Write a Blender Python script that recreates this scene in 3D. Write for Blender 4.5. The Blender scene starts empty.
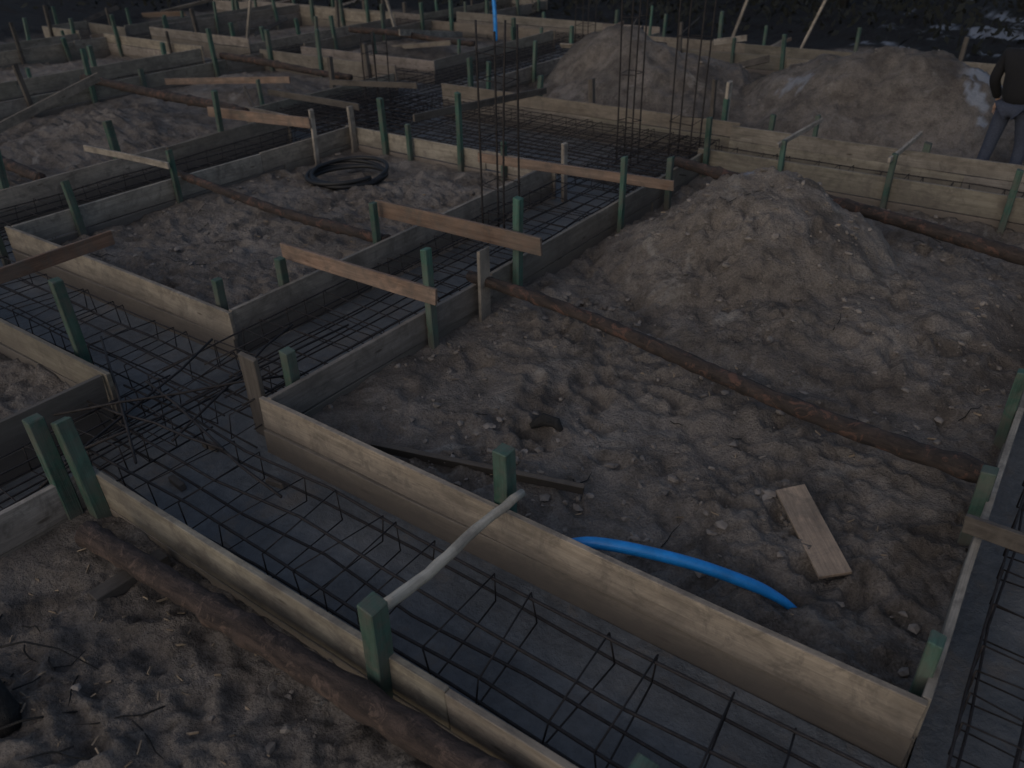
import bpy, math, random
import numpy as np
from mathutils import Vector, Matrix
random.seed(7); rng=np.random.default_rng(7)
S=bpy.context.scene
# ------------------------------------------------------------------ camera
f=807.
A=np.array([-1312,-469,807.]);A/=np.linalg.norm(A);X=-A
B=np.array([678,-509,807.]);B-=B.dot(X)*X;Y=B/np.linalg.norm(B)
Z=np.cross(X,Y)
cd=bpy.data.cameras.new("camera");cam=bpy.data.objects.new("camera",cd);S.collection.objects.link(cam)
r=(X[0],Y[0],Z[0]);d=(X[1],Y[1],Z[1]);w=(X[2],Y[2],Z[2])
cam.matrix_world=Matrix(((r[0],-d[0],-w[0],0),(r[1],-d[1],-w[1],0),(r[2],-d[2],-w[2],3.0),(0,0,0,1)))
cd.sensor_width=36;cd.lens=f/1024*36;cd.clip_end=2000;cd.clip_start=.05
cd.dof.use_dof=True;cd.dof.focus_distance=4.6;cd.dof.aperture_fstop=2.0
S.camera=cam
S.view_settings.view_transform='Standard';S.view_settings.look='None';S.view_settings.exposure=0
# ------------------------------------------------------------------ light
W=bpy.data.worlds.new("World");S.world=W;W.use_nodes=True
nt=W.node_tree;bg=nt.nodes['Background']
sky=nt.nodes.new('ShaderNodeTexSky');sky.sky_type='NISHITA';sky.sun_disc=False
SE=math.radians(28);SR=math.radians(180)
sky.sun_elevation=SE;sky.sun_rotation=SR;sky.dust_density=2.2;sky.air_density=.95
nt.links.new(sky.outputs[0],bg.inputs[0]);bg.inputs[1].default_value=0.082
sd=bpy.data.lights.new("sun",'SUN');so=bpy.data.objects.new("sun",sd);S.collection.objects.link(so)
sd.energy=.20;sd.angle=math.radians(80);sd.color=(1,.93,.84)
so.rotation_euler=(math.radians(30),0,math.radians(-12))
# ------------------------------------------------------------------ materials
def N(t,ty,**k):
    n=t.nodes.new(ty)
    for a,b in k.items(): setattr(n,a,b)
    return n
def newmat(name):
    m=bpy.data.materials.new(name);m.use_nodes=True
    return m,m.node_tree,m.node_tree.nodes['Principled BSDF']
def noise(t,vec,sc,det=4,ro=.55,dist=0):
    n=N(t,'ShaderNodeTexNoise');n.inputs['Scale'].default_value=sc;n.inputs['Detail'].default_value=det
    n.inputs['Roughness'].default_value=ro;n.inputs['Distortion'].default_value=dist
    t.links.new(vec,n.inputs['Vector']);return n.outputs['Fac']
def ramp(t,fac,stops):
    n=N(t,'ShaderNodeValToRGB');e=n.color_ramp.elements
    while len(e)<len(stops): e.new(.5)
    for i,(p,c) in enumerate(stops):
        e[i].position=p;e[i].color=(c if len(c)==4 else (*c,1)) if isinstance(c,tuple) else (c,c,c,1)
    t.links.new(fac,n.inputs[0]);return n.outputs[0]
def mix(t,fac,a,b,mode='MIX'):
    n=N(t,'ShaderNodeMix',data_type='RGBA',blend_type=mode)
    for s,i in ((fac,0),(a,6),(b,7)):
        if isinstance(s,(int,float)): n.inputs[i].default_value=s
        elif isinstance(s,tuple): n.inputs[i].default_value=(*s,1)
        else: t.links.new(s,n.inputs[i])
    return n.outputs[2]
def bump(t,b,h,st,dist=.01):
    n=N(t,'ShaderNodeBump');n.inputs['Strength'].default_value=st;n.inputs['Distance'].default_value=dist
    t.links.new(h,n.inputs['Height']);t.links.new(n.outputs[0],b.inputs['Normal'])
def objco(t): return N(t,'ShaderNodeTexCoord').outputs['Object']
def mathn(t,op,a,b):
    n=N(t,'ShaderNodeMath',operation=op)
    for i,s in enumerate((a,b)):
        if isinstance(s,(int,float)): n.inputs[i].default_value=s
        else: t.links.new(s,n.inputs[i])
    return n.outputs[0]

# sand
M_sand,t,b=newmat("sand")
co=objco(t)
big=noise(t,co,.9,5,.6,.3);mid=noise(t,co,6,6,.65);fine=noise(t,co,70,4,.7)
c=ramp(t,big,[(.32,(.150,.129,.114)),(.5,(.215,.189,.168)),(.7,(.28,.25,.226))])
c2=ramp(t,mid,[(.3,(.55,.54,.53)),(.5,(.96,.95,.94)),(.75,(1.28,1.27,1.25))])
c=mix(t,1.0,c,c2,'MULTIPLY')
c3=ramp(t,fine,[(.3,(.6,.6,.6)),(.7,(1.28,1.28,1.28))])
c=mix(t,1.0,c,c3,'MULTIPLY')
# pale dry clay patches
cl=ramp(t,noise(t,co,2.3,7,.7,.5),[(.58,0.),(.70,.75)])
c=mix(t,cl,c,(.36,.335,.305))
# damp dark patches
c=mix(t,ramp(t,noise(t,co,1.5,6,.7,.6),[(.36,.75),(.47,0.)]),c,(.085,.072,.063))
# snow remnants + dark soil and painted back shade via attributes
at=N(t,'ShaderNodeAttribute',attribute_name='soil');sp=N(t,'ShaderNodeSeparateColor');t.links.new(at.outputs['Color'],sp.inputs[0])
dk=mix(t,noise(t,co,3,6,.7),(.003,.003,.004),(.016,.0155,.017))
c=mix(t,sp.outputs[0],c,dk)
c=mix(t,sp.outputs[1],c,(.42,.48,.58))
t.links.new(c,b.inputs['Base Color']);b.inputs['Roughness'].default_value=.85;b.inputs['Specular IOR Level'].default_value=.3
h=mathn(t,'ADD',mathn(t,'MULTIPLY',noise(t,co,28,6,.7),1.2),mathn(t,'MULTIPLY',fine,.5))
bump(t,b,h,1.,.035)

# concrete
M_conc,t,b=newmat("wet_concrete")
co=objco(t);n1=noise(t,co,1.6,5,.6,.4);n2=noise(t,co,14,6,.7)
c=ramp(t,n1,[(.3,(.090,.098,.107)),(.55,(.145,.153,.160)),(.75,(.20,.20,.20))])
c=mix(t,.6,c,ramp(t,n2,[(.3,.45),(.7,1.15)]),'MULTIPLY')
c=mix(t,ramp(t,noise(t,co,2.6,7,.75,.4),[(.53,0.),(.63,.75)]),c,(.15,.132,.115))
t.links.new(c,b.inputs['Base Color'])
t.links.new(ramp(t,n1,[(.35,.34),(.65,.68)]),b.inputs['Roughness'])
bump(t,b,mathn(t,'ADD',n2,mathn(t,'MULTIPLY',noise(t,co,3,4,.5),2.)),.8,.025)

# wood
def woodmat(name,lo,hi,dark=.5,rough=.75,dirt=.35):
    m,t,b=newmat(name)
    uv=N(t,'ShaderNodeUVMap',uv_map='UVMap').outputs[0]
    def mp(sx,sy):
        n=N(t,'ShaderNodeMapping');n.inputs['Scale'].default_value=(sx,sy,1);t.links.new(uv,n.inputs[0]);return n.outputs[0]
    g=noise(t,mp(1.1,26),1,5,.65,.6);g2=noise(t,mp(6,160),1,3,.6);st=noise(t,mp(2.2,5),1,6,.7,.5)
    c=ramp(t,g,[(.3,lo),(.62,hi)])
    c=mix(t,1.,c,ramp(t,g2,[(.3,.8),(.7,1.1)]),'MULTIPLY')
    c=mix(t,1.,c,ramp(t,st,[(.28,dark),(.5,.95),(.7,1.12)]),'MULTIPLY')
    # knots
    v=N(t,'ShaderNodeTexVoronoi');v.inputs['Scale'].default_value=1;t.links.new(mp(2.2,8),v.inputs['Vector'])
    kn=ramp(t,v.outputs['Distance'],[(.05,.75),(.11,0.)])
    c=mix(t,kn,c,(.05,.033,.02))
    at=N(t,'ShaderNodeAttribute',attribute_name='tint')
    c=mix(t,1.,c,at.outputs['Color'],'MULTIPLY')
    # splashed mud, heavier towards the ground
    o=objco(t);sx=N(t,'ShaderNodeSeparateXYZ');t.links.new(o,sx.inputs[0])
    nz=noise(t,o,7,7,.75,.6);nb=noise(t,o,1.7,6,.7,.8)
    low=ramp(t,mathn(t,'ADD',sx.outputs[2],mathn(t,'MULTIPLY',mathn(t,'SUBTRACT',nz,.5),.4)),[(.0,.85),(.19,0.)])
    c=mix(t,mathn(t,'MULTIPLY',ramp(t,nb,[(.45,0.),(.62,1.)]),.45),c,(.13,.115,.10))
    c=mix(t,mathn(t,'MULTIPLY',ramp(t,nz,[(.48,0.),(.62,1.)]),dirt*1.8),c,(.11,.096,.083))
    c=mix(t,low,c,(.115,.10,.088))
    t.links.new(c,b.inputs['Base Color']);b.inputs['Roughness'].default_value=rough;b.inputs['Specular IOR Level'].default_value=.3
    bump(t,b,mathn(t,'ADD',g,g2),.5,.004)
    return m
M_board=woodmat("formwork_wood",(.265,.23,.19),(.40,.355,.30))
M_brown=woodmat("brown_wood",(.17,.11,.082),(.30,.21,.16))
M_dark=woodmat("weathered_dark_wood",(.045,.038,.034),(.10,.088,.078))
M_green=woodmat("green_painted_wood",(.030,.075,.058),(.068,.140,.110),.45,.7,.3)
M_birch=woodmat("bare_stick_wood",(.38,.34,.28),(.54,.49,.41),.6,.75,.15)
# bark
def barkmat(name,a,bb,cc,ps=9,lo=.53):
    m,t,b=newmat(name);uv=N(t,'ShaderNodeUVMap',uv_map='UVMap').outputs[0]
    n=N(t,'ShaderNodeMapping');n.inputs['Scale'].default_value=(4,14,1);t.links.new(uv,n.inputs[0])
    g=noise(t,n.outputs[0],1,7,.75,.8);o=objco(t);p=noise(t,o,ps,6,.75,.8)
    c=ramp(t,g,[(.35,a),(.6,bb)]);c=mix(t,ramp(t,p,[(lo,0.),(lo+.07,.75)]),c,cc)
    t.links.new(c,b.inputs['Base Color']);b.inputs['Roughness'].default_value=.9
    bump(t,b,mathn(t,'ADD',g,p),1.,.02);return m
M_bark=barkmat("log_bark",(.014,.011,.010),(.055,.040,.034),(.13,.068,.05))
M_bark2=barkmat("grey_log_bark",(.020,.014,.012),(.075,.052,.043),(.14,.095,.075),11,.54)
M_tree=barkmat("tree_bark",(.008,.007,.007),(.022,.02,.018),(.03,.028,.026))
def plain(name,col,rough,metal=0,var=.4,sc=20,bs=.2):
    m,t,b=newmat(name);co=objco(t);n=noise(t,co,sc,5,.65)
    c=mix(t,ramp(t,n,[(.3,0.),(.7,1.)]),tuple(x*(1-var) for x in col),tuple(min(1,x*(1+var)) for x in col))
    t.links.new(c,b.inputs['Base Color']);b.inputs['Roughness'].default_value=rough;b.inputs['Metallic'].default_value=metal
    bump(t,b,n,bs,.003);return m
M_rebar=plain("rebar_steel",(.024,.020,.020),.7,.2,.6,30)
M_blue=plain("blue_plastic_pipe",(.012,.22,.60),.42,0,.3,8)
M_black=plain("black_rubber_hose",(.010,.010,.011),.6,0,.3)
M_jean=plain("denim",(.034,.042,.066),.9,0,.3,60);M_jack=plain("dark_jacket",(.006,.006,.008),.9,0,.3,40)
M_skin=plain("skin",(.42,.27,.2),.6,0,.08,15);M_boot=plain("boot_leather",(.015,.012,.01),.6)
M_leaf=plain("dark_foliage",(.008,.010,.008),.9,0,.5,3)
M_chip=plain("wood_chip",(.22,.17,.12),.85,0,.5,12)
M_clod=plain("sand_clod",(.18,.158,.14),.95,0,.5,9,.5)

# ------------------------------------------------------------------ mesh builder
class MB:
    def __init__(s): s.v=[];s.f=[];s.uv=[];s.c=[];s.cuts=0
    def add(s,vs,fs,uvs,col):
        o=len(s.v);s.v+= [tuple(p) for p in vs];s.f+=[tuple(i+o for i in q) for q in fs];s.uv+=uvs;s.c+=[col]*len(vs)
    def make(s,name,mat,smooth=False,bevel=0):
        me=bpy.data.meshes.new(name);me.from_pydata(s.v,[],s.f)
        ul=me.uv_layers.new(name='UVMap');ul.data.foreach_set('uv',np.array([c for q in s.uv for p in q for c in p],dtype=np.float32))
        ca=me.attributes.new('tint','FLOAT_COLOR','POINT');ca.data.foreach_set('color',np.array([(a,b_,c_,1) for a,b_,c_ in s.c],dtype=np.float32).ravel())
        me.materials.append(mat);me.validate();me.update()
        if smooth: me.polygons.foreach_set('use_smooth',[True]*len(me.polygons))
        ob=bpy.data.objects.new(name,me);S.collection.objects.link(ob)
        if bevel:
            bm=ob.modifiers.new('b','BEVEL');bm.width=bevel;bm.segments=1;bm.limit_method='ANGLE';bm.angle_limit=math.radians(50)
        return ob
def R(a=1.): return random.uniform(-a,a)
def beam(mb,p0,p1,thick,height,up=(0,0,1),tint=(1,1,1),seg=.35,wob=.003,taper=1.):
    p0=Vector(p0);p1=Vector(p1);d=(p1-p0);L=d.length;d.normalize();up=Vector(up)
    s=d.cross(up).normalized();u=s.cross(d).normalized();n=max(1,int(L/seg))
    vs=[];fs=[];uv=[];ou=random.uniform(0,90);ov=random.uniform(0,90)
    ph=random.uniform(0,6);am=R(wob*2);skew0=R(.008);skew1=R(.008);am2=R(wob*.9);ph2=random.uniform(0,6)
    for i in range(n+1):
        k=i/n;c=p0+d*(L*k)+s*(am*math.sin(k*3.1+ph)+R(wob*.3))+u*(am2*math.sin(k*4.1+ph2))
        hh=height*.5*(1+(taper-1)*k)+R(wob*.25);th=thick*.5
        off=d*(skew0 if i==0 else skew1 if i==n else 0)
        for a,bq in ((-1,-1),(1,-1),(1,1),(-1,1)):
            vs.append(c+s*(th*a)+u*(hh*bq)+off*bq)
    ac=[0,thick,thick+height,2*thick+height,2*(thick+height)]
    for i in range(n):
        a0=ou+L*i/n;a1=ou+L*(i+1)/n
        for j in range(4):
            j2=(j+1)%4
            fs.append((i*4+j,i*4+j2,(i+1)*4+j2,(i+1)*4+j))
            uv.append([(a0,ov+ac[j]),(a0,ov+ac[j+1]),(a1,ov+ac[j+1]),(a1,ov+ac[j])])
    fs.append((3,2,1,0));uv.append([(ou,ov+height),(ou+thick,ov+height),(ou+thick,ov),(ou,ov)])
    e=n*4;fs.append((e,e+1,e+2,e+3));uv.append([(ou,ov),(ou+thick,ov),(ou+thick,ov+height),(ou,ov+height)])
    mb.add(vs,fs,uv,tint)
def tube(mb,pts,rad,sides=6,tint=(1,1,1),rn=0.,cap=True):
    pts=[Vector(p) for p in pts];n=len(pts);vs=[];fs=[];uv=[];L=0
    ls=[0]
    for i in range(1,n): L+=(pts[i]-pts[i-1]).length;ls.append(L)
    ref=Vector((.13,.31,.94));ou=random.uniform(0,50)
    for i in range(n):
        d=(pts[min(i+1,n-1)]-pts[max(i-1,0)]).normalized()
        rr=ref if abs(d.dot(ref))<.9 else Vector((1,.1,0))
        a=d.cross(rr).normalized();b2=a.cross(d)
        ri=rad[i] if isinstance(rad,(list,tuple)) else rad
        for j in range(sides):
            th=2*math.pi*j/sides;q=ri*(1+(R(rn) if rn else 0))
            vs.append(pts[i]+a*(math.cos(th)*q)+b2*(math.sin(th)*q))
    per=2*math.pi*(rad[0] if isinstance(rad,(list,tuple)) else rad)
    for i in range(n-1):
        for j in range(sides):
            j2=(j+1)%sides
            fs.append((i*sides+j,i*sides+j2,(i+1)*sides+j2,(i+1)*sides+j))
            uv.append([(ou+ls[i],per*j/sides),(ou+ls[i],per*(j+1)/sides),(ou+ls[i+1],per*(j+1)/sides),(ou+ls[i+1],per*j/sides)])
    if cap:
        fs.append(tuple(range(sides-1,-1,-1)));uv.append([(ou+.02*k,0) for k in range(sides)])
        fs.append(tuple((n-1)*sides+k for k in range(sides)));uv.append([(ou+.02*k,0) for k in range(sides)])
    mb.add(vs,fs,uv,tint)

# ------------------------------------------------------------------ layout
CZ=-.07   # level of the concrete in the trenches
REC=[(-4.85,1.15,1.53,2.49),(-16,-3.72,2.15,3.15),(-4.93,-3.72,2.15,10.0),(-4.85,-4.03,-3,2.2),
 (-9.42,-8.2,2.15,8.0),(-10.3,-3.72,7.7,10.05),(-10.3,-8.5,10,16.9),(-3.72,4.5,9.0,9.95),(.12,1.15,1.53,10),
 (-15,-13.8,2.15,21),(-22,-8.3,16,17),(-8.5,5,15.2,16.2),(-19.5,-18.4,3,17),(-14,-10.3,10.9,11.9),(-21,-13.8,10.4,11.5)]
def inside(x,y): return any(a<x<b and c_<y<d_ for a,b,c_,d_ in REC)
xs=sorted({v for q in REC for v in q[:2]});ys=sorted({v for q in REC for v in q[2:]})
nx,ny=len(xs)-1,len(ys)-1
ins=[[inside((xs[i]+xs[i+1])/2,(ys[j]+ys[j+1])/2) for j in range(ny)] for i in range(nx)]
def I(i,j): return 0<=i<nx and 0<=j<ny and ins[i][j]
segs=[]   # (orient, const, a0, a1, outward sign)
for i in range(nx+1):
    for sg in (1,-1):
        run=None
        for j in range(ny+1):
            ok=j<ny and ((sg==1 and I(i-1,j) and not I(i,j)) or (sg==-1 and I(i,j) and not I(i-1,j)))
            if ok and run is None: run=ys[j]
            if not ok and run is not None: segs.append(('y',xs[i],run,ys[j],sg));run=None
for j in range(ny+1):
    for sg in (1,-1):
        run=None
        for i in range(nx+1):
            ok=i<nx and ((sg==1 and I(i,j-1) and not I(i,j)) or (sg==-1 and I(i,j) and not I(i,j-1)))
            if ok and run is None: run=xs[i]
            if not ok and run is not None: segs.append(('x',ys[j],run,xs[i],sg));run=None
TH=.034
def wtint():
    k=random.uniform(.62,1.0);return (k*random.uniform(.97,1.05),k,k*random.uniform(.93,1.05))
for o,cst,a0,a1,sg in segs:
    if a1-a0<.12: continue
    mb=MB();H=.335
    far=(o=='y' and cst<-9.6) or (o=='x' and cst>9.97)
    if far: H=random.uniform(.30,.48)
    if o=='x' and cst==9.0: H=.38
    if o=='x' and 9.9<cst<9.97: H=.43
    cc=cst+sg*(TH/2+.002)
    e0,e1=(a0-.045,a1+.03) if o=='x' else (a0+.04,a1-.04)
    if o=='x' and abs(cst-2.49)<.01: e1=a1-.015
    if e1-e0<.1: continue
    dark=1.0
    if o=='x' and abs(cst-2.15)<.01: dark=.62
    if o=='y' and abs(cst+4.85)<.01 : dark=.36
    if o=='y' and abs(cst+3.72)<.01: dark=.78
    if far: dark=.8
    rows=2 if H<.42 else 3
    z0=CZ-.05
    bh=(H-z0)/rows
    for rrow in range(rows):
        p=e0
        while p<e1-.01:
            L=random.uniform(2.2,4.4)
            if abs(cst-2.49)<.01: L=9
            q=min(p+L,e1)
            if e1-q<.6:q=e1
            z=z0+bh*(rrow+.5)
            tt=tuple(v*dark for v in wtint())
            if abs(cst-2.49)<.01: tt=(.92,.88,.83) if rrow else (.86,.82,.76)
            ja,jb=R(.007),R(.007);zj=R(.008)
            P0=(cc+ja,p,z+zj) if o=='y' else (p,cc+ja,z+zj)
            P1=(cc+jb,q-.005,z-zj) if o=='y' else (q-.005,cc+jb,z-zj)
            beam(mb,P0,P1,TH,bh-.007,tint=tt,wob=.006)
            p=q
    mb.make("formwork_board_wall",M_board,bevel=.003)

# ------------------------------------------------------------------ noise for terrain
def vnoise(x,y,seed):
    xi=np.floor(x).astype(np.int64);yi=np.floor(y).astype(np.int64);fx=x-xi;fy=y-yi
    fx=fx*fx*fx*(fx*(fx*6-15)+10);fy=fy*fy*fy*(fy*(fy*6-15)+10)
    def hsh(a,b_):
        n=(a*374761393+b_*668265263+seed*974711)&0x7fffffff
        n=((n^(n>>13))*1274126177)&0x7fffffff
        return ((n^(n>>16))&0xffff)/65535.-.5
    return (hsh(xi,yi)*(1-fx)+hsh(xi+1,yi)*fx)*(1-fy)+(hsh(xi,yi+1)*(1-fx)+hsh(xi+1,yi+1)*fx)*fy
def fbm(x,y,sc,oc,seed,ro=.55):
    s=0;a=1
    for k in range(oc):
        # rotate each octave so that no lattice direction shows
        cs,sn=math.cos(.6+k*1.1),math.sin(.6+k*1.1)
        s=s+a*vnoise((x*cs-y*sn)*sc*2**k+17.3*k,(x*sn+y*cs)*sc*2**k-9.1*k,seed+k);a*=ro
    return s
def ss(a,b_,v):
    k=np.clip((v-a)/(b_-a),0,1);return k*k*(3-2*k)
MOUNDS=[(-2.35,6.75,.66,1.4,1.15,1),(-1.15,6.4,.34,1.8,1.5,2),(-6.2,12.3,.98,1.8,1.6,3),(-2.75,12.6,1.0,1.9,1.6,4),(-1.3,12.3,.42,1.4,1.3,5),
 (-11.6,6.3,.25,1.6,1.6,6),(-12,13.6,.35,1.6,1.6,7),(-4.6,12.9,.3,1.2,1.2,8),(-12.3,9.2,.3,1.3,1.2,9),(-7.3,12.6,.45,1.0,1.0,10)]
foot=[]
def addfeet(x0,x1,y0,y1,n):
    for _ in range(n):
        foot.append((random.uniform(x0,x1),random.uniform(y0,y1),random.uniform(0,6.28),random.uniform(.02,.05)))
addfeet(-3.6,0,2.6,8.8,230);addfeet(-4,1,-.5,1.2,55);addfeet(-8.1,-5,3.3,7.6,130);addfeet(-7.5,-4.9,0,2,40)
def base_h(x,y):
    ro=.45+.65*ss(-.25,.3,fbm(x,y,.8,3,601))      # smoother and rougher zones
    z=.045+.085*fbm(x,y,.7,3,11)+.06*fbm(x,y,2.2,3,31)+ro*(.048*fbm(x,y,7.,3,57,.6)+.026*fbm(x,y,28,2,77))
    z=z+ro*.06*np.abs(fbm(x,y,5,4,91,.65))
    for mx,my,H,rx,ry,sd in MOUNDS:
        wx=x+.3*fbm(x,y,1.1,3,100+sd);wy=y+.3*fbm(x,y,1.1,3,140+sd)
        rr=np.sqrt(((wx-mx)/rx)**2+((wy-my)/ry)**2)
        k=np.clip(1-rr,0,1)
        z=z+H*(k**.95*(1-.25*k))*1.3*(1+.12*fbm(x,y,2.4,4,170+sd,.55)*(k>0))+.03*np.abs(fbm(x,y,3.3,4,210+sd,.6))*(k>.05)
    return z
def sdf(x,y):
    dm=np.full(np.shape(x),99.)
    for a,b_,c_,d_ in REC:
        dx=np.maximum(a-x,x-b_);dy=np.maximum(c_-y,y-d_)
        ds=np.where((dx>0)&(dy>0),np.hypot(np.maximum(dx,0),np.maximum(dy,0)),np.maximum(dx,dy))
        dm=np.minimum(dm,ds)
    return dm
def ground_h(x,y):
    z=base_h(x,y);D=sdf(x,y)
    near=1-ss(.03,.45,D)
    z=z*(1-near)+np.clip(z,-.02,.09+.05*fbm(x,y,1.5,2,5))*near
    z=z+.02*fbm(x,y,.13,2,3)*ss(12,30,np.hypot(x,y))*20
    return np.where(D<.012,CZ-.08,np.maximum(z,-.04))
def axis(parts):
    out=[parts[0][0]]
    for a,b_,s in parts:
        n=max(1,int(round((b_-a)/s)));out+=list(np.linspace(a,b_,n+1)[1:])
    return np.array(out)
gx=axis([(-600,-100,60),(-100,-40,6),(-40,-24,.8),(-24,-16,.16),(-16,-10.3,.07),(-10.3,-5,.035),(-5,1.2,.018),(1.2,3,.1),(3,10,.7),(10,60,6),(60,600,60)])
gy=axis([(-600,-60,60),(-60,-6,5),(-6,-1,.3),(-1,0,.06),(0,7,.020),(7,10.5,.035),(10.5,17,.06),(17,24,.18),(24,40,.8),(40,100,6),(100,600,60)])
GX,GY=np.meshgrid(gx,gy,indexing='ij')
GZ=ground_h(GX,GY)
for fx,fy,an,dp in foot:
    i0,i1=np.searchsorted(gx,[fx-.3,fx+.3]);j0,j1=np.searchsorted(gy,[fy-.3,fy+.3])
    sx=GX[i0:i1,j0:j1]-fx;sy=GY[i0:i1,j0:j1]-fy
    u=sx*math.cos(an)+sy*math.sin(an);v=-sx*math.sin(an)+sy*math.cos(an)
    q=((u/.14)**2+(v/.06)**2)*(1+.9*fbm(GX[i0:i1,j0:j1],GY[i0:i1,j0:j1],9,3,555))
    GZ[i0:i1,j0:j1]+=np.where(GZ[i0:i1,j0:j1]>-.06,-dp*np.exp(-q**1.5)+dp*.45*np.exp(-((np.sqrt(q)-1.35)/.35)**2),0)
D=sdf(GX,GY)
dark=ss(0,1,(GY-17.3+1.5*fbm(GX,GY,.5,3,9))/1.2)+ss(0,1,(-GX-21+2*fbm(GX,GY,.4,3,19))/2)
# damp soil plus forest shade painted into the ground colour towards the back
damp_shade=.45*ss(-.3,.35,fbm(GX,GY,.9,4,77))*ss(9.5,12.5,GY)+.12*ss(9.5,12.5,GY)
dark=np.clip(np.maximum(dark,damp_shade),0,1)
snow=(ss(.38,.45,fbm(GX,GY,2.2,4,300,.6))*ss(.10,.2,fbm(GX,GY,.4,2,333))*(GY>9)*(GX>-4.5))
for sx_,sy_,sr in ((-2.4,6.85,.09),(-3.75,12.1,.18),(-2.9,12.9,.20),(-2.5,12.7,.13)):
    q=np.hypot(GX-sx_,GY-sy_)/sr+1.6*fbm(GX,GY,6,4,400);snow=np.maximum(snow,.7*(1-ss(.4,.8,q)))
farsnow=ss(.25,.4,fbm(GX,GY,.9,4,310,.6))*(GY>19)*(GX>-5)
snow=np.clip(snow+farsnow,0,1)*.5
nX,nY=GX.shape
co_=np.stack([GX,GY,GZ],-1).reshape(-1,3).astype(np.float32)
idx=np.arange(nX*nY).reshape(nX,nY)
q=np.stack([idx[:-1,:-1],idx[1:,:-1],idx[1:,1:],idx[:-1,1:]],-1).reshape(-1,4)
me=bpy.data.meshes.new("ground");me.vertices.add(len(co_));me.vertices.foreach_set('co',co_.ravel())
me.loops.add(q.size);me.loops.foreach_set('vertex_index',q.ravel().astype(np.int32));me.polygons.add(len(q))
me.polygons.foreach_set('loop_start',np.arange(0,q.size,4,dtype=np.int32));me.polygons.foreach_set('loop_total',np.full(len(q),4,dtype=np.int32))
me.update();me.polygons.foreach_set('use_smooth',np.ones(len(q),dtype=bool))
ca=me.attributes.new('soil','FLOAT_COLOR','POINT')
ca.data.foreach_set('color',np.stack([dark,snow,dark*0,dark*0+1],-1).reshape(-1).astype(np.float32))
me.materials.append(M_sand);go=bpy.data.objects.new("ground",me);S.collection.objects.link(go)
def gz(x,y): return float(ground_h(np.array([x]),np.array([y]))[0])

# concrete base of the trenches
mb=MB();vid={}
for i in range(nx):
    for j in range(ny):
        if ins[i][j]:
            p=[(xs[i],ys[j],CZ),(xs[i+1],ys[j],CZ),(xs[i+1],ys[j+1],CZ),(xs[i],ys[j+1],CZ)]
            mb.add(p,[(0,1,2,3)],[[(0,0)]*4],(1,1,1))
mb.make("concrete_strip_footing",M_conc)

# ------------------------------------------------------------------ rebar
def cage(a0,a1,b0,b1,o,nb,sp,zt=.19,zb=.02,r=.0065,js=.016):
    mb=MB()
    def P(a,b_,z): return (a,b_,z) if o=='x' else (b_,a,z)
    for z in (zt,zb):
        for k in range(nb):
            bb=b0+(b1-b0)*k/(nb-1)+R(js);n=max(2,int((a1-a0)/.6));o0=R(.2)
            tube(mb,[P(a0+o0+(a1-a0)*i/n,bb+R(js*1.1),z+R(.015)) for i in range(n+1)],r,5)
    a=a0+.1
    while a<a1:
        j=R(.045);t2=R(.06);zz=R(.014)
        e=.012
        c=[P(a+j,b0-e,zb-.012),P(a+j+t2,b1+e,zb-.012),P(a+j+t2+R(.04),b1+e,zt+.01+zz),P(a+j+R(.04),b0-e,zt+.01-zz)]
        for k in range(4):
            tube(mb,[c[k],c[(k+1)%4]],.0045,4)
        a+=sp*random.uniform(.7,1.3)
    return mb.make("rebar_cage",M_rebar,smooth=True)
cage(-4.8,1.1,1.70,2.22,'x',3,.31,js=.03,r=.0085)
cage(-15.5,-3.85,2.4,2.92,'x',4,.27)
cage(2.6,9.9,-4.78,-3.9,'y',5,.24,zt=.22,zb=.05)
cage(-2.5,2.4,-4.68,-4.18,'y',4,.27,zt=.21,zb=.04)
cage(2.2,9.9,-9.25,-8.4,'y',5,.24)
cage(-10.2,-3.8,7.85,9.9,'x',14,.17,zt=.24,zb=.09)
cage(8.0,16.8,-10.15,-8.65,'y',9,.2)
cage(-3.9,4,9.15,9.8,'x',4,.24)
cage(1.6,9.8,.25,1.02,'y',5,.2)
cage(3,20.5,-14.8,-14,'y',4,.3);cage(-21,-8.6,16.2,16.8,'x',4,.3);cage(-8.4,4.5,15.4,16,'x',4,.3)
cage(3.2,16.8,-19.3,-18.6,'y',4,.35);cage(-13.8,-10.4,11.1,11.7,'x',4,.3)
# loose bars near the junction
mb=MB()
for p,q in (((-4.8,1.75,.25),(-3.9,2.9,.26)),((-4.8,1.95,.23),(-3.6,2.1,.26)),((-4.75,2.9,.27),(-4.2,1.3,.23)),((-5.6,2.5,.22),(-3.9,1.75,.25)),((-4.5,3.4,.26),(-3.95,2.0,.24)),((-4.7,2.3,.24),(-3.0,2.0,.23)),((-4.3,1.6,.24),(-4.1,3.6,.26))):
    p=Vector(p);q=Vector(q);tube(mb,[p.lerp(q,k/4)+Vector((R(.02),R(.02),R(.01))) for k in range(5)],.009,5)
mb.make("loose_rebar",M_rebar,smooth=True)
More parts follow.
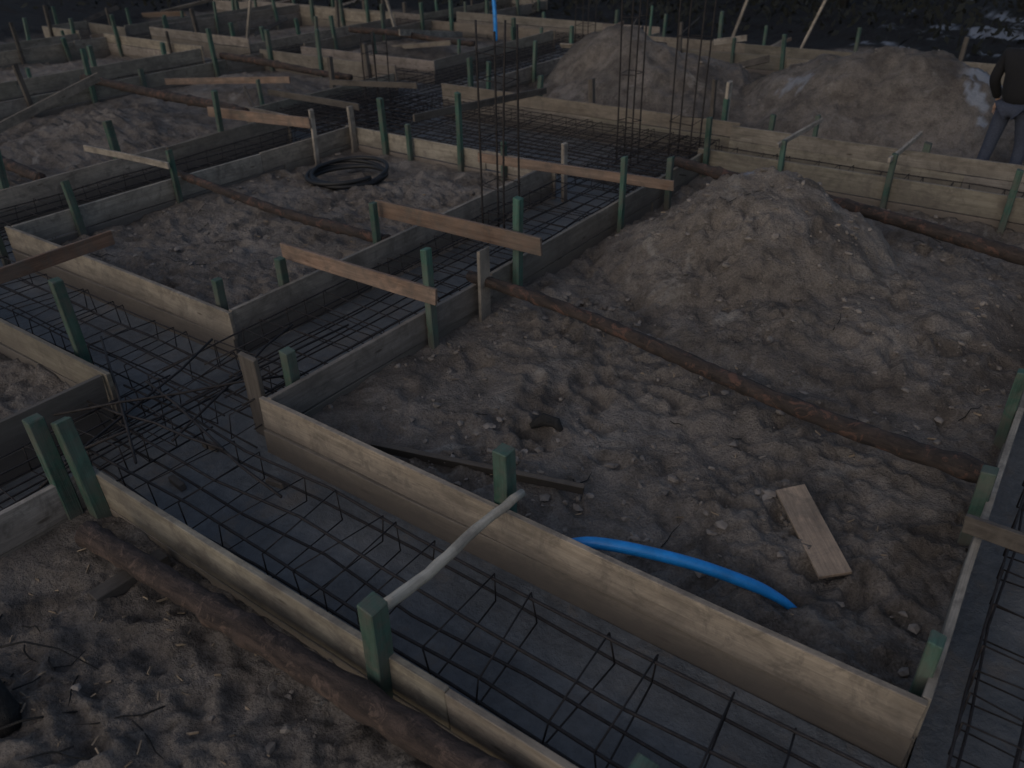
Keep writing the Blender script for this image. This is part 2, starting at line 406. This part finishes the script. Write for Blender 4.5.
# column starter bars
def starter(cx,cy,s,h,nb=4):
    mb=MB();n=8
    offs=[(-s,-s),(s,-s),(s,s),(-s,s)]
    for ox,oy in offs:
        lx,ly=R(.05),R(.05);hh=h*random.uniform(.93,1.05)
        tube(mb,[(cx+ox+lx*(k/n)**2,cy+oy+ly*(k/n)**2,.0+hh*k/n) for k in range(n+1)],.010,6)
    for z in [.12,.3,.55,h*.5,h*.78,h*.9]:
        for k in range(4):
            a=offs[k];b_=offs[(k+1)%4]
            tube(mb,[(cx+a[0]*1.1,cy+a[1]*1.1,z+R(.02)),(cx+b_[0]*1.1,cy+b_[1]*1.1,z+R(.02))],.005,4)
    mb.make("column_starter_rebar",M_rebar,smooth=True)
starter(-4.6,6.2,.13,1.95)
starter(-4.15,9.45,.14,3.0);starter(-4.75,9.1,.10,2.2)
starter(-9.2,9.3,.13,1.2);starter(-9.4,15.8,.15,1.8)

# ------------------------------------------------------------------ posts
def post(x,y,top,wd=.062,tx=0,ty=0,mat=None,z0=-.06,th=None,name="green_formwork_post",rot=0):
    mb=MB();th=th or wd*random.uniform(.75,1.)
    k=random.uniform(.75,1.2);tx+=R(.012);ty+=R(.008)
    beam(mb,(x,y,z0),(x+tx,y+ty,top),wd,th,up=(math.cos(rot),math.sin(rot),0),tint=(k,k,k),seg=.2,wob=.003)
    return mb.make(name,mat or M_green,bevel=.005)
for a in [(-3.63,4.0,.84,.068),(-3.63,5.10,.90,.066,.02,0),(-3.62,6.88,.80),
 (-3.80,2.80,.52,.08),(-5.12,3.26,.52,.07),(-5.04,3.80,.52,.07),(-5.04,4.9,.66),
 (-7.5,7.62,.78,.07),(-7.05,7.6,.52),(-6.25,7.62,.98),(-5.6,7.62,.5),(-8.12,4.95,.66),(-8.12,3.80,.62,.07,-.06,0),(-8.3,3.08,.72),(-9.5,3.05,.6),
 (-1.78,1.475,.64,.095),(-.60,1.475,.62,.08),(-3.88,1.455,.68,.085,-.08,0),(-4.00,1.36,.72,.085,-.05,0),
 (-5.34,2.24,.84,.075,-.02,0),(-1.93,2.58,.64,.09),
 (.06,2.68,.50,.08),(.06,3.95,.50,.08),(.06,4.95,.58,.07),(.06,6.3,.5),
 (-1.62,8.92,.64),(-2.75,8.92,.62),(-2.75,10.05,.66),(-.5,8.9,.66),(-3.62,8.9,.76),(-3.95,10.15,.7),
 (-3.60,7.9,.55)]:
    post(*a)
post(-3.60,4.60,.64,.13,mat=M_board,th=.03,name="wooden_stake",rot=0)
post(-3.92,2.60,.54,.17,mat=M_dark,th=.035,name="wooden_stake",rot=1.5)
post(-8.08,6.95,.7,.07,mat=M_board,th=.03,name="wooden_stake")
post(-8.05,7.6,.62,.09,mat=M_board,th=.04,name="wooden_stake")
post(-4.75,7.62,.6,.08,mat=M_board,th=.04,name="wooden_stake")
post(-3.95,10.18,.9,.12,mat=M_board,th=.04,name="wooden_stake")
for o,cst,a0,a1,sg in segs:
    far=(o=='y' and cst<-9.3) or (o=='x' and cst>7.6 and cst!=9.0) or (o=='y' and a0>8.5 )
    if not far: continue
    p=a0+random.uniform(.2,.9)
    while p<a1-.1:
        x,y=(cst+sg*.075,p) if o=='y' else (p,cst+sg*.075)
        if not(o=='x' and cst==7.7) and -24<x<4 and not (x>-.3 and y<9):
            m=random.random()
            post(x,y,random.uniform(.45,.95),random.uniform(.055,.085),R(.06),R(.06),mat=M_green if m<.82 else M_dark,name="green_formwork_post" if m<.82 else "wooden_stake")
        p+=random.uniform(.8,1.9)

# ------------------------------------------------------------------ tie boards
def tie(p0,p1,h=.11,th=.028,mat=None,up=(0,0,1),name="cross_tie_board",tint=(1,1,1)):
    mb=MB();beam(mb,p0,p1,th,h,up=up,tint=tint,wob=.004);return mb.make(name,mat or M_brown,bevel=.003)
tie((-5.14,3.93,.52),(-3.54,3.96,.50),.13,tint=(1.1,1.1,1.1))
tie((-5.10,5.00,.57),(-3.34,5.03,.57),.15,tint=(.75,.75,.75))
tie((-5.35,6.82,.55),(-3.25,7.25,.48),.10,mat=M_brown)
tie((-9.55,4.78,.52),(-8.05,4.87,.52),.07,mat=M_board)
tie((-9.9,6.75,.50),(-8.05,6.9,.55),.13,mat=M_brown)
tie((-6.58,2.0,.52),(-6.60,3.32,.52),.12,tint=(.8,.7,.65))
tie((.02,3.60,.40),(1.3,3.55,.42),.10,mat=M_dark)
tie((-2.78,8.80,.58),(-2.72,10.1,.60),.05,mat=M_board,tint=(1.15,1.15,1.15));tie((-1.64,8.8,.60),(-1.6,10.05,.60),.05,mat=M_board,tint=(1.15,1.15,1.15))
tie((-6.9,7.55,.62),(-6.7,10.2,.5),.09,mat=M_dark);tie((-8.3,8.0,.5),(-10.4,8.2,.45),.09,mat=M_dark)
tie((-9.9,9.0,.5),(-8.2,9.1,.6),.08,mat=M_dark)
# bare stick
mb=MB();p=Vector((-1.825,1.56,.50));q=Vector((-1.83,2.58,.42));n=14
tube(mb,[p.lerp(q,k/n)+Vector((.010*math.sin(k*.5)+R(.003),0,-.012*math.sin(k*.24)+R(.002))) for k in range(n+1)],[.028-.005*k/n for k in range(n+1)],9,rn=.07)
mb.make("bare_stick",M_birch,smooth=True)
# loose boards
mb=MB();beam(mb,(-3.05,2.74,.12),(-1.78,3.12,.10),.03,.09,up=(0,-.5,1),wob=.003);mb.make("loose_dark_board",M_dark,bevel=.003)
mb=MB();beam(mb,(-.82,3.73,gz(-.82,3.73)+.075),(-.42,3.27,gz(-.42,3.27)+.065),.02,.165,up=(.6,.6,.12),tint=(1.55,1.3,1.1));mb.make("loose_plank",M_board,bevel=.002)
for x,y in ((-3.62,1.68),(-3.45,2.28),(-3.95,1.95),(-3.2,1.75),(-4.1,2.3),(-2.2,1.8)):
    mb=MB();beam(mb,(x-.07,y,CZ+.02),(x+.07,y+R(.03),CZ+.02),.04,.04,tint=(.8,.8,.8));mb.make("rebar_spacer_block",M_dark,bevel=.004)
def loose(p0,p1,h=.12,mat=None,up=(0,0,1),t=(1,1,1)):
    mb=MB();beam(mb,p0,p1,.028,h,up=up,tint=t);mb.make("loose_plank",mat or M_board,bevel=.002)
loose((-12.6,4.6,.1),(-12.9,7.0,.62),.13,t=(.8,.75,.7));loose((-11.5,8.6,.3),(-9.9,7.6,.1),.12,M_dark)
loose((-13.2,8.3,.3),(-10.6,8.8,.5),.1,M_brown);loose((-6.2,15.0,.55),(-5.7,15.3,.62),.1)
loose((-7.7,11.0,.12),(-7.2,13.4,.2),.12,M_dark);loose((-11.9,12.8,.6),(-12.4,15.4,.2),.12)
for _ in range(40):
    x=random.uniform(-24,2);y=random.uniform(11,19)
    if inside(x,y) or x>-5: continue
    an=random.choice([0,1.57])+R(.35);L=random.uniform(.8,2.4);z=max(gz(x,y),0)+.06
    loose((x-L/2*math.cos(an),y-L/2*math.sin(an),z+R(.04)),(x+L/2*math.cos(an),y+L/2*math.sin(an),z+random.uniform(0,.35)),random.uniform(.06,.14),random.choice([M_board,M_brown,M_dark]),up=(R(.8),R(.8),1),t=(.7,.7,.7))
# leaning poles in the background
for x,y,h,tx in ((-6.8,17.2,1.3,.35),(-14.2,15.2,1.3,-.5),(-5.4,17.4,1.2,.4),(-16.5,12.6,1.0,.3)):
    post(x,y,h,.06,tx,.1,mat=M_board,name="leaning_pole",z0=0)

# ------------------------------------------------------------------ logs
def log(p0,p1,r0,r1,mat,sag=0,bend=.03,name="round_log"):
    mb=MB();p=Vector(p0);q=Vector(p1);n=int((q-p).length/.06);a,b_=random.uniform(0,6),random.uniform(0,6)
    pts=[];rad=[];kn=0
    for k in range(n+1):
        t_=k/n;c=p.lerp(q,t_);c+=Vector((bend*.3*math.sin(t_*9+a),bend*math.sin(t_*5+a),bend*.5*math.sin(t_*7+b_)-sag*4*t_*(1-t_)))
        pts.append(c);kn=.22 if random.random()<.07 else kn*.35
        rad.append((r0+(r1-r0)*t_)*(1+R(.07)+kn))
    tube(mb,pts,rad,14,rn=.08);return mb.make(name,mat,smooth=True)
log((-3.78,4.62,.37),(.10,4.30,.26),.044,.060,M_bark,.02,.04)
log((-3.70,8.30,.42),(.3,7.32,.36),.055,.065,M_bark,.02)
log((-8.3,5.12,.33),(-5.0,4.96,.27),.042,.05,M_bark,.03)
log((-3.62,1.27,.215),(-.2,1.375,.235),.058,.074,M_bark2,0,.010)
log((-13.9,7.3,.45),(-9.8,7.3,.38),.06,.07,M_bark);log((-13.7,9.9,.45),(-10.2,9.7,.42),.06,.05,M_bark)
log((-13.9,4.6,.3),(-9.6,4.2,.3),.06,.06,M_bark);log((-8.4,13.9,.45),(-7.2,15.1,.4),.05,.05,M_bark)
log((-13.7,13.2,.5),(-10.4,13.3,.45),.06,.05,M_bark)
# sleepers that carry the foreground log
for sx_ in (-3.3,-1.0):
    mb=MB();yy=1.275+(sx_+3.62)*.03;g0=gz(sx_,yy-.12)
    beam(mb,(sx_,yy-.22,max(g0,.02)+.04),(sx_+.02,yy+.16,.085),.09,.09,tint=(.8,.8,.8));mb.make("timber_bearer",M_dark,bevel=.004)
log((-3.0,.50,.02),(-3.22,.40,.32),.07,.085,M_tree,name="charred_stump")
mb=MB();tube(mb,[(-3.42,.62,.10),(-3.25,.72,.17),(-3.05,.78,.2),(-2.87,.84,.13)],[.006,.005,.004,.002],5)
tube(mb,[(-3.05,.35,.06),(-2.9,.52,.12),(-2.8,.7,.06)],[.008,.006,.004],5);mb.make("twig",M_tree,smooth=True)
# more small twigs and roots in the sand
mb=MB()
for _ in range(46):
    x,y=random.choice([(random.uniform(-3.5,-.1),random.uniform(2.7,8.4)),(random.uniform(-3.7,-.4),random.uniform(.4,1.1)),(random.uniform(-7.9,-5.1),random.uniform(3.4,7.4))])
    a=random.uniform(0,6.28);L=random.uniform(.08,.35);P=[]
    for k in range(5):
        xx=x+L*k/4*math.cos(a)+R(.012);yy=y+L*k/4*math.sin(a)+R(.012);P.append((xx,yy,max(gz(xx,yy),0)+.012+R(.006)))
    tube(mb,P,[.004,.004,.0035,.003,.0015],5)
mb.make("twig_litter",M_tree,smooth=True)
# dark clump in cell
mb=MB();tube(mb,[(-2.42,3.52,.06),(-2.36,3.58,.10),(-2.28,3.6,.09),(-2.22,3.58,.06)],[.02,.042,.036,.015],10,rn=.25);mb.make("dark_stone",M_tree,smooth=True)
# ------------------------------------------------------------------ blue pipe
def bez(P,n):
    P=[Vector(p) for p in P];o=[]
    for i in range(len(P)-1):
        a=P[max(i-1,0)];b_=P[i];c=P[i+1];d_=P[min(i+2,len(P)-1)]
        for k in range(n):
            t_=k/n;o.append(.5*((2*b_)+(c-a)*t_+(2*a-5*b_+4*c-d_)*t_*t_+(3*b_-a-3*c+d_)*t_**3))
    o.append(P[-1]);return o
mb=MB();pts=bez([(-1.62,2.56,.16),(-1.42,2.62,.265),(-1.04,2.79,.22),(-.75,2.91,.14),(-.60,2.97,.07),(-.5,3.0,.0)],8)
m=len(pts);tube(mb,pts,[.031 if k<m*.62 else .031-.016*(k-m*.62)/(m*.38) for k in range(m)],14);mb.make("blue_pipe",M_blue,smooth=True)
mb=MB();tube(mb,bez([(-11.6,15.6,.1),(-11.65,15.65,.7),(-11.9,15.9,1.3),(-12.3,16.3,1.7)],6),.045,10);mb.make("blue_pipe",M_blue,smooth=True)
# coil of hose
mb=MB();pts=[]
for k in range(150):
    a=k/150*2*math.pi*4;rr=.42+.03*math.sin(k*.37)+.02*(k//38)
    pts.append((-7.15+rr*math.cos(a),6.6+rr*math.sin(a),.10+.018*math.sin(a*1.3)+.022*(k//38)))
tube(mb,pts,.025,8);mb.make("black_hose_coil",M_black,smooth=True)

# ------------------------------------------------------------------ clods & chips
def lumps(name,n,regions,s0,s1,mat,flat=1.,thr=-.05):
    ico=[];t_=(1+5**.5)/2
    for a,b_ in ((1,t_),(-1,t_),(1,-t_),(-1,-t_)): ico+=[(0,a,b_),(a,b_,0),(b_,0,a)]
    ico=np.array(ico)/1.9
    import itertools
    F=[]
    for tr in itertools.combinations(range(12),3):
        p=ico[list(tr)]
        if all(abs(np.linalg.norm(p[i]-p[j])-2/1.9)<.01 for i,j in ((0,1),(1,2),(0,2))):
            nn=np.cross(p[1]-p[0],p[2]-p[0]);F.append(tr if nn.dot(p.mean(0))>0 else (tr[0],tr[2],tr[1]))
    mb=MB()
    P=[]
    for x0,x1,y0,y1,wt in regions:
        k=int(n*wt);P+=list(zip(rng.uniform(x0,x1,k),rng.uniform(y0,y1,k)))
    P=np.array(P);D=sdf(P[:,0],P[:,1]);cl=fbm(P[:,0],P[:,1],1.3,3,900);P=P[(D>.05)&(cl>thr+rng.uniform(-.3,.3,len(P)))]
    H=ground_h(P[:,0],P[:,1])
    for (x,y),hh in zip(P,H):
        s=s0+(s1-s0)*random.random()**3.5
        v=ico*np.array([random.uniform(.6,1.5),random.uniform(.6,1.3),random.uniform(.4,.8)*flat])*s*rng.uniform(.6,1.3,(12,1))
        a=random.uniform(0,6.28);ca_,sa=math.cos(a),math.sin(a)
        vv=[(x+p[0]*ca_-p[1]*sa,y+p[0]*sa+p[1]*ca_,hh+s*.1+p[2]) for p in v]
        mb.add(vv,F,[[(0,0)]*3]*20,(1,1,1))
    return mb.make(name,mat,smooth=False)
lumps("sand_clods",7500,[(-3.7,.1,2.5,9,.6),(-4,1,-.3,1.5,.08),(-8.2,-4.95,3.2,7.7,.2),(-8,-2,10.2,14,.12)],.004,.032,M_clod)
# chips
mb=MB()
for _ in range(420):
    x,y=random.choice([(random.uniform(-3.6,.05),random.uniform(2.55,8.5)),(random.uniform(-3.9,0),random.uniform(.3,1.4)),(random.uniform(-8,-5),random.uniform(3.3,7.5))])
    if sdf(np.array([x]),np.array([y]))[0]<.05: continue
    a=random.uniform(0,6.28);L=random.uniform(.01,.05);z=gz(x,y)+.008
    beam(mb,(x,y,z),(x+L*math.cos(a),y+L*math.sin(a),z+R(.008)),.006,random.uniform(.003,.014),up=(R(),R(),1))
mb.make("wood_chips",M_chip)

# ------------------------------------------------------------------ person
def skin(name,V,E,mat,parent,sub=2):
    me=bpy.data.meshes.new(name);me.from_pydata([v[0] for v in V],E,[]);ob=bpy.data.objects.new(name,me);S.collection.objects.link(ob)
    ob.modifiers.new('s','SKIN')
    if not me.skin_vertices: me.skin_vertices.new()
    for i,v in enumerate(V):
        rr=v[1] if isinstance(v[1],tuple) else (v[1],v[1]);me.skin_vertices[0].data[i].radius=rr
    me.skin_vertices[0].data[0].use_root=True
    s=ob.modifiers.new('u','SUBSURF');s.levels=sub;s.render_levels=sub;me.materials.append(mat);ob.parent=parent;ob.modifiers['s'].use_smooth_shade=True
    return ob
pe=bpy.data.objects.new("construction_worker",None);S.collection.objects.link(pe)
skin("trousers",[((0,0,.92),(.16,.11)),((-.10,0,.84),.10),((-.15,-.05,.48),.075),((-.17,.03,.10),.06),((.10,0,.84),.10),((.13,.06,.48),.075),((.15,.16,.10),.06)],[(0,1),(1,2),(2,3),(0,4),(4,5),(5,6)],M_jean,pe)
skin("jacket",[((0,0,.84),(.20,.15)),((0,0,1.12),(.19,.14)),((0,-.01,1.33),(.21,.14)),((0,-.01,1.45),(.09,.08)),((-.22,-.01,1.38),.075),((-.28,.02,1.12),.062),((-.22,-.16,.92),.05),((.22,-.01,1.38),.075),((.29,.02,1.12),.062),((.26,-.14,.90),.05)],[(0,1),(1,2),(2,3),(2,4),(4,5),(5,6),(2,7),(7,8),(8,9)],M_jack,pe)
skin("head",[((0,-.01,1.46),.05),((0,-.02,1.54),(.065,.07)),((0,-.02,1.63),(.08,.09)),((0,-.01,1.69),(.06,.07)),((0,-.12,1.60),.014),((0,-.10,1.55),.02),((-.085,0,1.60),.014),((.085,0,1.60),.014)],[(0,1),(1,2),(2,3),(2,4),(1,5),(2,6),(2,7)],M_skin,pe)
skin("knit_hat",[((0,-.01,1.66),(.098,.108)),((0,-.01,1.72),(.085,.09)),((0,0,1.76),.04)],[(0,1),(1,2)],M_jack,pe)
for sx in (-1,1):
    hx=-.22 if sx<0 else .26;hy=-.17 if sx<0 else -.15
    V=[((hx,hy,.91),.03),((hx,hy-.03,.85),(.035,.018)),((hx,hy-.03,.80),(.038,.016))];E=[(0,1),(1,2)]
    for k in range(4):
        o=len(V);fx=hx+(k-1.5)*.02;L=[.07,.08,.075,.06][k]
        V+=[((fx,hy-.03,.785),.009),((fx,hy-.045,.785-L*.5),.0085),((fx,hy-.03,.785-L),.007)];E+=[(2,o),(o,o+1),(o+1,o+2)]
    o=len(V);V+=[((hx-sx*.035,hy-.05,.83),.011),((hx-sx*.04,hy-.075,.79),.009)];E+=[(1,o),(o,o+1)]
    skin("hand",V,E,M_skin,pe,1)
for bx,by in ((-.17,.03),(.15,.16)):
    skin("boot",[((bx,by,.05),.06),((bx,by-.10,.035),(.05,.035)),((bx,by-.19,.03),(.042,.028)),((bx,by,.16),.06)],[(0,1),(1,2),(0,3)],M_boot,pe)
pe.location=(-.80,10.40,max(0,gz(-.80,10.40))-.02);pe.rotation_euler=(0,0,math.radians(165))

# ------------------------------------------------------------------ background trees
mb=MB();lf=MB()
for _ in range(46):
    k=random.uniform(-38,9);y=random.uniform(24.5,33)+max(0,(-k-22))*-.55;x=k
    hgt=random.uniform(7,12);r0=random.uniform(.09,.2);lean=(R(.5),R(.5))
    tr=[(x+lean[0]*(i/8)**1.5,y+lean[1]*(i/8)**1.5,-.1+hgt*i/8) for i in range(9)]
    tube(mb,tr,[r0*(1-.85*i/8)+.012 for i in range(9)],8,rn=.08)
    for _b in range(9):
        i=random.randint(2,7);b0=Vector(tr[i]);dv=Vector((R(),R(),random.uniform(.1,.7))).normalized();L=random.uniform(.8,2.2)
        pt=[b0+dv*(L*j/3)+Vector((R(.1),R(.1),R(.1)))*(j>0) for j in range(4)]
        tube(mb,pt,[.04,.03,.018,.008],5)
        for _c in range(26):
            c=pt[random.randint(1,3)]+Vector((random.gauss(0,.35),random.gauss(0,.35),random.gauss(0,.28)));s=random.uniform(.06,.16)
            a=Vector((R(),R(),R())).normalized()*s;e=Vector((R(),R(),R())).normalized()*s
            lf.add([c-a,c+e,c+a,c-e],[(0,1,2,3)],[[(0,0)]*4],(1,1,1))
mb.make("background_trees",M_tree,smooth=True)
for _ in range(9000):
    x=random.uniform(-38,8);y=18.5+random.random()**.7*10+max(0,(-x-18))*-.6+1.0*math.sin(x*.8);z=abs(random.gauss(0,.4))*(1+.6*math.sin(x*1.7+y))
    s=random.uniform(.05,.16);a=Vector((R(),R(),R(1.5))).normalized()*s;e=Vector((R(),R(),R())).normalized()*s*.5;c=Vector((x,y,z))
    lf.add([c-a,c+e,c+a,c-e],[(0,1,2,3)],[[(0,0)]*4],(1,1,1))
lf.make("background_undergrowth",M_leaf)
